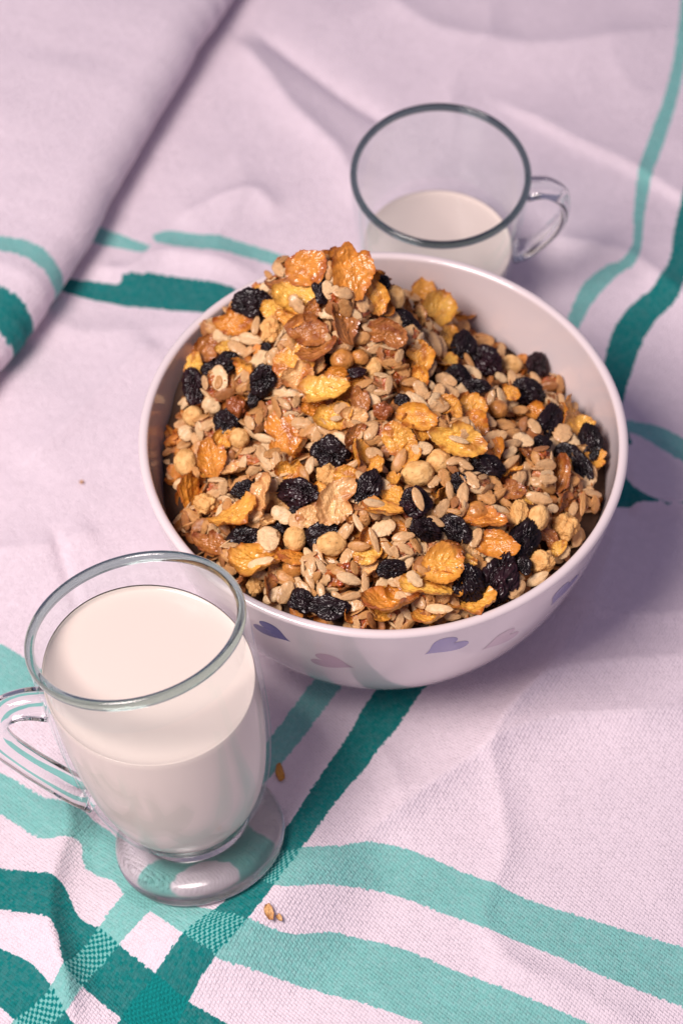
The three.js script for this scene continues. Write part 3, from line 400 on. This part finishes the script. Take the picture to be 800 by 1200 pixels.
// puffed corn balls: x, y, w, h, turn, kind, label
const PUFFS = [
  [346, 631, 27, 29, 0, 'pale', 'round pale puff right of the creased wide oat'],
  [389, 637, 34, 28, 0, 'pale', 'smooth oval puff second of the front left pair'],
  [489, 555, 37, 31, -10, 'pale', 'large smooth puff at the heap\'s middle right'],
  [514, 541, 30, 28, 0, 'pale', 'puff with a pit touching the large smooth puff'],
  [384, 558, 29, 28, 0, 'popped', 'crumbly puff below the square wrinkled raisin'],
  [227, 488, 25, 25, 0, 'pale', 'puff below the left wall purple raisin'],
  [218, 542, 27, 33, 0, 'pale', 'tall puff touching the bowl\'s left wall'],
  [281, 514, 23, 24, 0, 'pale', 'puff between left flake and glazed flakes'],
  [241, 590, 31, 25, 10, 'popped', 'lumpy puff beside the left orange flakes'],
  [401, 422, 28, 27, 0, 'glazed', 'glossy orange puff above the bright yellow flake'],
  [463, 349, 23, 28, 0, 'pale', 'puff left of the leaning back amber flakes'],
  [438, 432, 20, 26, 0, 'pale', 'pale puff at the heap\'s upper centre'],
  [448, 482, 25, 22, 0, 'toffee', 'brown toffee puff at the heap\'s centre'],
  [597, 428, 30, 25, 0, 'pale', 'puff right of the dark back raisin clump'],
  [583, 480, 23, 22, 0, 'glazed', 'amber puff below the dark back raisin clump'],
  [629, 608, 25, 34, 20, 'pale', 'oblong pale puff right of the upright raisin'],
  [661, 617, 33, 33, 0, 'popped', 'rough popped puff nearest the bowl\'s right wall'],
  [633, 658, 33, 30, 0, 'popped', 'rough popped puff near the front right rim'],
  [607, 603, 23, 38, 10, 'popped', 'flat popped puff left of the oblong puff'],
  [318, 387, 28, 33, 10, 'popped', 'popped puff below the back left pale flake'],
  [344, 664, 26, 24, 0, 'glazed', 'glazed puff below the front left round puff'],
  [558, 599, 28, 24, 0, 'glazed', 'glazed puff above the front right orange flake'],
  [422, 419, 20, 18, 20, 'glazed', 'small yellow puff right of the glossy orange puff'],
  [299, 687, 20, 24, 0, 'popped', 'popped puff near the front left rim'],
  [277, 477, 27, 27, 0, 'toffee', 'brown nut-like puff below the left oat cluster'],
];
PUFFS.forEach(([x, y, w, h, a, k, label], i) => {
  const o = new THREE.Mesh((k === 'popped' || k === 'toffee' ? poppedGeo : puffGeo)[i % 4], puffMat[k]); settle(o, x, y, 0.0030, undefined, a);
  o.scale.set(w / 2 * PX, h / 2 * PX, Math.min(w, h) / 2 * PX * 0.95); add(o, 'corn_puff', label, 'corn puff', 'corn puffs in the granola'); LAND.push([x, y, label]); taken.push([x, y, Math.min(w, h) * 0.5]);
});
// corn flakes: x, y, w, h, turn, tone, lift (mm), label
const FLAKES = [
  [412, 318, 58, 50, 75, 'orange', 5, 'large orange flake topmost at the back'],
  [361, 316, 46, 44, 20, 'orange', 4, 'orange flake standing topmost at the back left rim'],
  [347, 350, 52, 37, 5, 'yellow', 3, 'pale yellow flake with an oat at back left'],
  [360, 388, 44, 36, -10, 'brown', 2, 'brown glazed flake below the pale yellow flake'],
  [276, 379, 43, 33, -5, 'orange', 2.5, 'bright orange flake under the round shiny raisin'],
  [320, 364, 32, 22, 30, 'yellow', 2, 'small yellow flake right of round shiny raisin'],
  [245, 408, 38, 30, -60, 'brown', 2, 'brown flake leaning on the bowl\'s back left wall'],
  [346, 426, 46, 42, 10, 'amber', 2, 'broad amber flake left of the glossy orange puff'],
  [378, 462, 56, 34, -12, 'yellow', 4, 'bright yellow flake prominent at the heap centre'],
  [392, 490, 34, 40, 70, 'yellow', 3.5, 'yellow flake under the bright yellow one'],
  [332, 512, 60, 42, 60, 'orange', 2.5, 'long glazed orange flake at the middle left'],
  [350, 440, 36, 30, 0, 'pale', 2.5, 'pale flake between amber and bright yellow flakes'],
  [249, 538, 44, 34, 80, 'orange', 4, 'square orange flake near the left wall'],
  [224, 582, 52, 24, 80, 'orange', 2.5, 'narrow orange flake on the left wall'],
  [277, 604, 54, 24, -32, 'amber', 4, 'long amber flake tilted above the crinkled raisin'],
  [313, 580, 46, 18, -85, 'pale', 4, 'upright pale flake left of the largest raisin'],
  [249, 640, 42, 26, 15, 'brown', 3, 'curled brown flake near the front left rim'],
  [300, 658, 64, 30, -5, 'amber', 3, 'boat-shaped amber flake with an oat in it'],
  [394, 588, 50, 43, -75, 'pale', 4.5, 'pale round flake right of the largest raisin'],
  [364, 606, 30, 26, 20, 'pale', 1.5, 'pale flake half under the round pale flake'],
  [445, 600, 44, 16, 8, 'amber', 4, 'edge-on amber flake below the middle raisins'],
  [519, 664, 48, 42, -20, 'amber', 5, 'round amber flake prominent at the front middle'],
  [498, 690, 58, 20, 8, 'yellow', 3, 'edge-on yellow flake under the round amber flake'],
  [458, 707, 62, 24, 0, 'orange', 3, 'dark orange glazed flake at the front rim'],
  [580, 638, 46, 32, 8, 'orange', 3, 'orange flake left of the front right upright raisin'],
  [656, 556, 46, 22, -70, 'brown', 3, 'brown glazed flake upright by the right raisins'],
  [667, 494, 52, 22, 65, 'amber', 3, 'narrow amber flake on the right slope'],
  [488, 491, 46, 30, 5, 'amber', 4, 'amber flake left of the flake bearing oats'],
  [536, 516, 60, 38, 8, 'yellow', 4, 'yellow flake bearing a clump of oats'],
  [552, 479, 36, 30, 80, 'amber', 2, 'amber flake above the flake bearing oats'],
  [527, 478, 28, 25, 30, 'amber', 2.5, 'little amber flake beside the upper amber flake'],
  [467, 517, 42, 34, 70, 'amber', 3, 'amber flake carrying oats at the heap centre'],
  [493, 347, 38, 33, -70, 'amber', 4, 'left one of the two leaning back flakes'],
  [512, 367, 54, 36, -55, 'yellow', 5, 'right yellow one of the two leaning flakes'],
  [452, 392, 48, 32, 5, 'brown', 3.5, 'curled brown flake below the large topmost flake'],
  [489, 421, 42, 30, -75, 'amber', 2.5, 'amber flake in the heap\'s back right middle'],
  [399, 376, 52, 30, 75, 'brown', 3, 'upright brown flake at the foot of the topmost flake'],
  [373, 411, 48, 20, -22, 'brown', 3, 'curled brown strip above the broad amber flake'],
  [552, 708, 52, 20, -12, 'amber', 3, 'amber flake at the rim under the purple raisin'],
  [567, 613, 46, 20, -5, 'orange', 3, 'glazed strip flake below the glazed right puff'],
  [652, 643, 24, 15, -50, 'yellow', 3, 'curled yellow flake by the right wall'],
  [467, 621, 22, 15, 80, 'orange', 2, 'small orange flake left of the oval raisin'],
  [452, 645, 24, 20, 0, 'amber', 1.5, 'small amber flake above the front small raisin'],
  [346, 654, 36, 14, 15, 'orange', 3, 'curled orange flake under the round pale puff'],
  [314, 689, 32, 14, 80, 'brown', 2, 'brown strip flake upright at front left rim'],
  [418, 533, 36, 16, 80, 'amber', 3, 'slim amber flake right of the square raisin'],
  [408, 561, 34, 26, 10, 'amber', 2, 'amber flake above the pale round flake'],
  [504, 724, 40, 15, -4, 'amber', 2.5, 'amber flake lowest on the front rim'],
  [422, 470, 32, 22, 75, 'brown', 2, 'dark brown flake right of bright yellow flake'],
  [300, 345, 26, 18, -20, 'amber', 0.5, 'amber flake under the topmost left raisin'],
  [330, 336, 34, 18, -10, 'brown', 1.5, 'brown flake behind the pale yellow back flake'],
  [440, 350, 36, 26, 60, 'amber', 3, 'amber flake on the right of large topmost flake'],
  [598, 575, 30, 24, -10, 'brown', 1.5, 'brown flake under the right side oats'],
];
FLAKES.forEach(([x, y, w, h, a, tone, lift, label], i) => {
  const o = new THREE.Mesh(flakeGeo[i % 12], flakeMat[tone]), p = onHeap(x, y, lift / 1000 + 0.0012); let n = facing(p, 0.72, 0.18), hh = h;
  if (h < 0.62 * w) { hh = w * 0.72; const t = Math.acos(clamp(h / hh * 0.95, 0.1, 1)) * (i % 2 ? 1 : -1), e = V(1, 0, 0).applyQuaternion(frame(BACK, a)); n = BACK.clone().applyAxisAngle(e, -Math.abs(t)); }
  o.position.copy(p); o.quaternion.copy(frame(n, a)); if (i % 3 === 1) o.rotateZ(Math.PI);
  o.scale.set(w / 2 * PX * 1.12, hh / 2 * PX * 1.12, (w + hh) / 4 * PX * 0.95); add(o, 'corn_flake', label, 'corn flake', 'corn flakes in the granola'); taken.push([x, y, Math.min(w, h) * 0.33]); LAND.push([x, y, label]);
});
// clusters of oats stuck together: x, y, w, h, turn, caramel 0 / paste 1, oats, lift, label
const CLUSTERS = [
  [398, 352, 40, 34, 60, 0, 8, 3, 'caramel cluster under the large topmost flake'],
  [258, 452, 46, 40, 20, 0, 9, 3, 'cluster with one big oat near the left wall'],
  [298, 540, 50, 38, 20, 1, 12, 3, 'pinkish oat cluster left of the glazed flake'],
  [633, 539, 28, 31, 0, 0, 7, 3, 'brown flower-like cluster on the right side'],
  [556, 568, 26, 38, 90, 1, 8, 3, 'oat cluster right of the two upright oats'],
  [440, 509, 32, 46, 80, 1, 11, 2.5, 'oat cluster right of the bright yellow flake'],
  [683, 587, 26, 42, 85, 0, 8, 2.5, 'oat cluster on the right wall below the raisins'],
  [397, 676, 54, 34, -20, 0, 12, 2.5, 'brown cluster above the front rim raisins'],
  [246, 503, 42, 30, 30, 1, 8, 2, 'oat cluster under the left wall puff'],
  [340, 478, 40, 26, 20, 1, 9, 3, 'oat cluster left of the bright yellow flake'],
  [577, 467, 28, 24, 0, 1, 7, 2.5, 'small cluster above the amber right puff'],
  [631, 565, 38, 34, 10, 1, 10, 2.5, 'pale oat cluster below the brown flower-like cluster'],
  [257, 575, 36, 30, 0, 1, 8, 2, 'oat cluster below the square orange flake'],
  [646, 450, 24, 36, 85, 0, 6, 3, 'brown cluster right of the stacked raisins'],
  [541, 505, 30, 26, 30, 1, 8, 7, 'pale clump of oats on the yellow flake'],
  [430, 455, 26, 20, 0, 0, 5, 2.5, 'brown cluster right of the glossy orange puff'],
  [458, 420, 26, 40, -60, 0, 8, 4, 'stick-like cluster right of the pale centre puff'],
  [508, 642, 26, 22, 0, 1, 6, 1.5, 'oat cluster behind the front amber flake'],
  [470, 645, 42, 24, -15, 1, 8, 2, 'pale cluster left of the front amber flake'],
];
const oatTone = ['pale', 'cream', 'golden', 'pale', 'cream', 'toasted'];
function cluster([x, y, w, h, a, k, n, lift, label], i) {
  const g = new THREE.Group(); settle(g, x, y, lift / 1000 - 0.0015, undefined, a);
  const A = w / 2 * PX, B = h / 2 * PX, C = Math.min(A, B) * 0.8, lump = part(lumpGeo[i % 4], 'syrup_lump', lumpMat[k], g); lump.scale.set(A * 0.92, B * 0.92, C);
  n = Math.ceil(n * 0.65);
  for (let j = 0; j < n; j++) {
    const t = Math.acos(1 - 1.05 * (j + 0.5) / n), f = j * 2.4 + i, d = V(Math.sin(t) * Math.cos(f), Math.sin(t) * Math.sin(f), Math.cos(t)), o = part(oatGeo[(i + j) % 10], 'oat', oatMat[k ? ['pale', 'cream', 'pale', 'golden'][j % 4] : ['golden', 'pale', 'toasted', 'golden', 'cream'][j % 5]], g);
    o.position.set(d.x * A * 0.9, d.y * B * 0.9, d.z * C * 0.95 + 0.0003); const nn = V(d.x / A, d.y / B, d.z / C).normalize(), e = V(Math.cos(f * 1.7), Math.sin(f * 1.7), 0); e.addScaledVector(nn, -e.dot(nn)).normalize(); o.quaternion.setFromRotationMatrix(new THREE.Matrix4().makeBasis(e, nn.clone().cross(e), nn));
    const L = 0.0026 + 0.0013 * R(), W = L * (0.38 + 0.22 * R()); o.scale.set(L, W, W * 0.9);
  }
  add(g, 'granola_cluster', label, 'granola cluster', 'clusters in the granola'); if (i < 100) LAND.push([x, y, label]); taken.push([x, y, Math.min(w, h) * 0.4]);
}
CLUSTERS.forEach(cluster);
// single oats: x, y, length, width, turn, tone index, lift
const OATS = [[294, 398, 31, 15, 10, 1], [281, 410, 34, 16, 35, 0], [305, 422, 31, 20, -60, 1], [322, 418, 25, 17, -60, 0], [300, 382, 25, 10, -80, 0], [258, 445, 33, 20, 75, 1, 7], [248, 476, 23, 18, 20, 1, 4], [218, 508, 20, 17, 60, 1], [231, 518, 26, 11, 65, 0], [310, 514, 27, 10, 10, 1, 5], [348, 358, 26, 14, 55, 0, 6], [384, 341, 23, 12, 80, 1, 5], [400, 479, 20, 13, -25, 0, 7], [394, 491, 15, 7, -10, 1, 7], [400, 518, 29, 16, 45, 1], [363, 546, 24, 11, -75, 1, 4], [353, 496, 25, 14, 5, 0, 5], [438, 532, 21, 14, 20, 0], [467, 541, 33, 14, -65, 2, 4], [410, 548, 28, 10, -40, 0, 4], [424, 560, 22, 11, 60, 0, 4], [421, 498, 22, 7, 30, 0, 4], [491, 471, 29, 10, 40, 1, 6], [509, 514, 23, 8, 45, 1, 4], [494, 526, 25, 16, -5, 1], [570, 492, 27, 14, 55, 0, 4], [591, 498, 25, 14, 10, 2, 4], [580, 512, 29, 15, -20, 0], [541, 580, 31, 14, -82, 0, 6], [526, 576, 25, 9, 82, 0, 5], [489, 585, 29, 12, 72, 0, 8], [536, 516, 25, 8, 15, 1, 8], [524, 459, 29, 16, 20, 0, 4], [493, 458, 27, 14, 60, 0], [514, 460, 25, 13, 90, 0, 4], [509, 404, 33, 15, 72, 0, 4], [518, 408, 31, 11, 80, 0, 4], [504, 434, 27, 10, -60, 0], [522, 446, 27, 15, 20, 0], [566, 402, 27, 18, -20, 2, 4], [541, 386, 25, 16, -60, 2], [527, 384, 23, 9, 80, 0], [549, 425, 26, 9, 70, 2, 5], [608, 481, 19, 10, 0, 2, 4], [592, 498, 25, 14, 5, 2], [658, 508, 26, 22, -70, 3, 4], [600, 448, 35, 12, 82, 0, 4], [586, 443, 17, 10, 40, 1], [607, 562, 27, 16, -55, 3, 4], [640, 562, 23, 12, -5, 0, 6], [597, 542, 29, 10, -35, 0], [578, 567, 24, 14, 50, 2, 4], [580, 581, 29, 11, -35, 2, 5], [584, 598, 26, 12, 10, 1, 4], [590, 588, 23, 9, 30, 2], [690, 578, 21, 10, 80, 0, 4], [681, 590, 31, 7, -80, 2, 5], [646, 596, 15, 10, 0, 1, 5], [630, 584, 33, 14, 15, 0, 4], [315, 631, 31, 24, 80, 1, 6], [304, 660, 37, 13, -15, 1, 6], [331, 604, 29, 17, 35, 1, 5], [347, 613, 23, 17, 60, 0, 4], [364, 653, 29, 10, 50, 1, 4], [373, 650, 29, 9, 65, 0, 4], [363, 679, 25, 9, 70, 0, 4], [356, 690, 23, 12, 50, 0, 4], [335, 694, 29, 16, -60, 0, 4], [336, 678, 29, 14, 40, 2, 4], [409, 678, 31, 13, 15, 1, 5], [428, 684, 29, 9, 85, 0, 4], [418, 652, 23, 8, 60, 0], [376, 692, 21, 9, 75, 0, 4], [439, 590, 29, 10, 10, 1, 7], [449, 619, 29, 19, -25, 1, 5], [420, 614, 27, 8, 65, 1, 4], [438, 633, 31, 8, 70, 0, 4], [413, 709, 25, 14, 0, 0, 4], [413, 698, 31, 9, -10, 0, 4], [472, 629, 27, 12, -10, 0, 4], [517, 596, 27, 14, -50, 0, 4], [510, 611, 23, 10, 25, 0, 4], [556, 630, 25, 13, -65, 0, 5], [561, 648, 20, 12, -10, 1, 4], [485, 678, 23, 13, 45, 1, 7], [460, 682, 14, 10, 30, 1, 4], [513, 713, 33, 12, 5, 1, 5], [529, 722, 21, 10, 5, 0, 4], [604, 690, 27, 17, -40, 0, 4], [628, 678, 30, 13, -30, 1, 4], [606, 676, 19, 9, 10, 3], [659, 647, 18, 13, -50, 1, 4], [566, 666, 18, 14, 60, 2], [470, 682, 20, 14, 40, 0, 4], [396, 700, 20, 9, 40, 0, 3], [532, 540, 22, 10, -20, 0], [452, 640, 26, 10, 65, 0, 4], [420, 640, 26, 12, 0, 2, 4], [405, 622, 28, 14, -50, 0, 3], [560, 530, 24, 16, 40, 2, 6], [612, 516, 26, 16, 20, 1, 3], [625, 500, 22, 12, 60, 0, 3], [600, 520, 26, 11, -15, 0, 3], [520, 560, 22, 14, 80, 2, 3], [545, 545, 20, 10, 30, 0, 3]];
const shapeWord = (w, l) => w / l < 0.4 ? 'slender' : w / l > 0.62 ? 'broad' : 'oval', labels = new Set();
const bitLabel = (x, y, w, h, tone) => oatLabel(x, y, w, h, tone, 'flake bit');
function oatLabel(x, y, w, l, tone, what = 'oat') {
  const near = LAND.map(([a, b, s]) => [Math.hypot(a - x, b - y), a, b, s]).sort((p, q) => p[0] - q[0]);
  for (const [d, a, b, s] of near.slice(0, 14)) { const dx = x - a, dy = y - b, dir = d < 9 ? 'lying on' : Math.abs(dx) > Math.abs(dy) ? (dx > 0 ? 'right of' : 'left of') : (dy > 0 ? 'below' : 'above'); for (const t of [`${tone} ${what} ${dir} the ${s}`, `${shapeWord(w, l)} ${tone} ${what} ${dir} the ${s}`]) if (t.split(' ').length <= 16 && !labels.has(t)) { labels.add(t); return t; } }
  return `${shapeWord(w, l)} ${tone} ${what} lying loose among the granola`;
}
function oat(x, y, l, w, a, ti, lift) {
  const i = Math.floor(R() * 10), tone = oatTone[ti], g = oatGeo[w / l > 0.5 ? (i & ~1) : (i | 1) % 10], o = new THREE.Mesh(g, oatMat[tone]); settle(o, x, y, lift / 1000, undefined, a);
  o.scale.set(l / 2 * PX, w / 2 * PX, w / 2 * PX * (w / l > 0.5 ? 0.85 : 1)); add(o, 'oat_flake', oatLabel(x, y, w, l, tone), 'oat flake', 'loose oat flakes in the granola'); taken.push([x, y, w * 0.45]);
}
OATS.forEach(([x, y, l, w, a, ti, lift]) => oat(x, y, l, w, a, ti, lift ?? 3));
// small sticky clumps between the rest, before the bits of flake and the loose oats
const RIM_POLY = [[207, 540], [218, 440], [240, 395], [290, 340], [345, 305], [400, 300], [450, 335], [530, 345], [560, 395], [610, 425], [655, 460], [700, 520], [690, 590], [650, 660], [600, 700], [520, 728], [420, 728], [330, 706], [260, 660], [220, 600]];
const inside = (x, y) => { let c = false; for (let i = 0, j = RIM_POLY.length - 1; i < RIM_POLY.length; j = i++) { const [a, b] = RIM_POLY[i], [d, e] = RIM_POLY[j]; if ((b > y) !== (e > y) && x < (d - a) * (y - b) / (e - b) + a) c = !c; } return c; };
for (let k = 0, made = 0; k < 9000 && made < 34; k++) {
  const x = 205 + R() * 500, y = 290 + R() * 445; if (!inside(x, y) || taken.some(([a, b, r]) => Math.hypot(a - x, b - y) < r + 9)) continue;
  const w = 26 + 12 * R(), h = w * (0.65 + 0.3 * R()), pasty = made % 3 === 0 ? 1 : 0; cluster([x, y, w, h, R() * 180, pasty, 9, 1.5 + R(), oatLabel(x, y, w, h, pasty ? 'pale' : 'caramel', 'oat clump')], 100 + made); made++;
}
for (let k = 0, made = 0; k < 9000 && made < 70; k++) {
  const x = 205 + R() * 500, y = 290 + R() * 445; if (!inside(x, y) || taken.some(([a, b, r]) => Math.hypot(a - x, b - y) < r + 7)) continue;
  const w = 23 + 14 * R(), h = w * (0.6 + 0.35 * R()), tone = ['amber', 'yellow', 'pale', 'orange', 'brown', 'amber'][made % 6], o = new THREE.Mesh(flakeGeo[made % 12], flakeMat[tone]); settle(o, x, y, 0.0012 + 0.0015 * R(), undefined, R() * 360); o.quaternion.copy(frame(facing(o.position, 0.45, 0.7), R() * 360));
  o.scale.set(w / 2 * PX, h / 2 * PX, w / 2 * PX); add(o, 'flake_fragment', bitLabel(x, y, w, h, tone), 'corn flake', 'broken flake bits in the granola'); taken.push([x, y, h * 0.4]); made++;
}
// loose oats
for (let k = 0, made = 0; k < 9000 && made < 120; k++) {
  const x = 205 + R() * 500, y = 290 + R() * 445; if (!inside(x, y) || taken.some(([a, b, r]) => Math.hypot(a - x, b - y) < r + 5)) continue;
  const l = 18 + 11 * R(); oat(x, y, l, l * (0.36 + 0.3 * R()), R() * 180, Math.floor(R() * 6), 0.5 + 2 * R()); made++;
}
// the rest of the oats, and the crumbs and shade under them, too many to count
{
  const list = [], q = new THREE.Quaternion(), m = new THREE.Matrix4();
  for (let k = 0; k < 2600; k++) {
    const a = R() * 6.2832, r = Math.sqrt(R()) * 0.0765, x = Math.cos(a) * r, z = Math.sin(a) * r, y = heapY(x, z) - 0.0058 + 0.0046 * R(); if (r > innerR(Math.min(y, 0.077)) - 0.0030) continue;
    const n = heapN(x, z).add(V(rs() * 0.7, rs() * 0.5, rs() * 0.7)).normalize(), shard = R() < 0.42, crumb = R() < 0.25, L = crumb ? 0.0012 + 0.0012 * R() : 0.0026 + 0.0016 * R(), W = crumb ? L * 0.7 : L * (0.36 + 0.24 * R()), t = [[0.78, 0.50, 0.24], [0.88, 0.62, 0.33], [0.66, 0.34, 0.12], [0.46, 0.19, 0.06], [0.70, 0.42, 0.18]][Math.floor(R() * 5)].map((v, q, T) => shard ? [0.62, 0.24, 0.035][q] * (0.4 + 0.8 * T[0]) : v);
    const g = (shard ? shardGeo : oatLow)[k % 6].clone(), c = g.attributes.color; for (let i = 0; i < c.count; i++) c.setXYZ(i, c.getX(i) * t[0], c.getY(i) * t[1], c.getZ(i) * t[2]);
    q.copy(frame(n, R() * 360)); m.compose(V(x, y, z), q, shard ? V(L, L * 0.8, L) : V(L, W, W * 0.9)); list.push(g.applyMatrix4(m));
  }
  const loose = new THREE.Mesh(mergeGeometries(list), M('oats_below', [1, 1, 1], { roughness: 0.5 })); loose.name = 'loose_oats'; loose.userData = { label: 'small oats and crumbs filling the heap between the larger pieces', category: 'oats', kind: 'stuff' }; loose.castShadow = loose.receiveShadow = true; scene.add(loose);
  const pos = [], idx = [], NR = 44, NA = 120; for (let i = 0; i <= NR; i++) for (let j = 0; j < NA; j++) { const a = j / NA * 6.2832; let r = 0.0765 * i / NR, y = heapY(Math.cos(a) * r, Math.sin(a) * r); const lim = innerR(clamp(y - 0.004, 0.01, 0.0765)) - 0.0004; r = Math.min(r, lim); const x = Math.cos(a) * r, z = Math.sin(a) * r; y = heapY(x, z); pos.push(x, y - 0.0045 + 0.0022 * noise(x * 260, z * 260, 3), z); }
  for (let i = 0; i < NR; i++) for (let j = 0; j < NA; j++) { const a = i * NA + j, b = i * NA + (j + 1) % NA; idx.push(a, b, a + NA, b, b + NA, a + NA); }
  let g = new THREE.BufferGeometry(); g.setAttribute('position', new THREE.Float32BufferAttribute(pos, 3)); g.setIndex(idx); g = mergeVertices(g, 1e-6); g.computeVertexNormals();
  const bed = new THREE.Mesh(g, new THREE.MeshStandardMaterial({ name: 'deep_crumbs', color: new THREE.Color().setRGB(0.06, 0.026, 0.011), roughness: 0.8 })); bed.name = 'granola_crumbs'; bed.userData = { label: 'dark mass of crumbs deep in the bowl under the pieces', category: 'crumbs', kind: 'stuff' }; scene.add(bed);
}
// crumbs that fell on the towel
[[328, 908, 23, 11, 80, 'amber', 'brownish crumb fallen on the towel beside the mug\'s foot'], [315, 1071, 23, 10, 80, 'pale', 'slim pale flake bit fallen on the white towel square below the mug'], [327, 1077, 10, 7, 60, 'pale', 'tiny crumb right of the slim fallen flake bit'], [96, 567, 6, 5, 0, 'pale', 'lone crumb on the white towel left of the bowl']].forEach(([x, y, l, w, a, tone, label], i) => {
  const o = new THREE.Mesh(flakeGeo[2 + 3 * i], flakeMat[tone]), p = onCloth(x, y); o.position.copy(p); o.position.y += 0.0011; o.quaternion.copy(frame(V(0.1, 1, 0.2).normalize(), a)); o.scale.set(l / 2 * PX, w / 2 * PX, l / 3 * PX); add(o, 'fallen_crumb', label, 'crumb', 'crumbs fallen on the towel');
});
renderer.render(scene, camera);
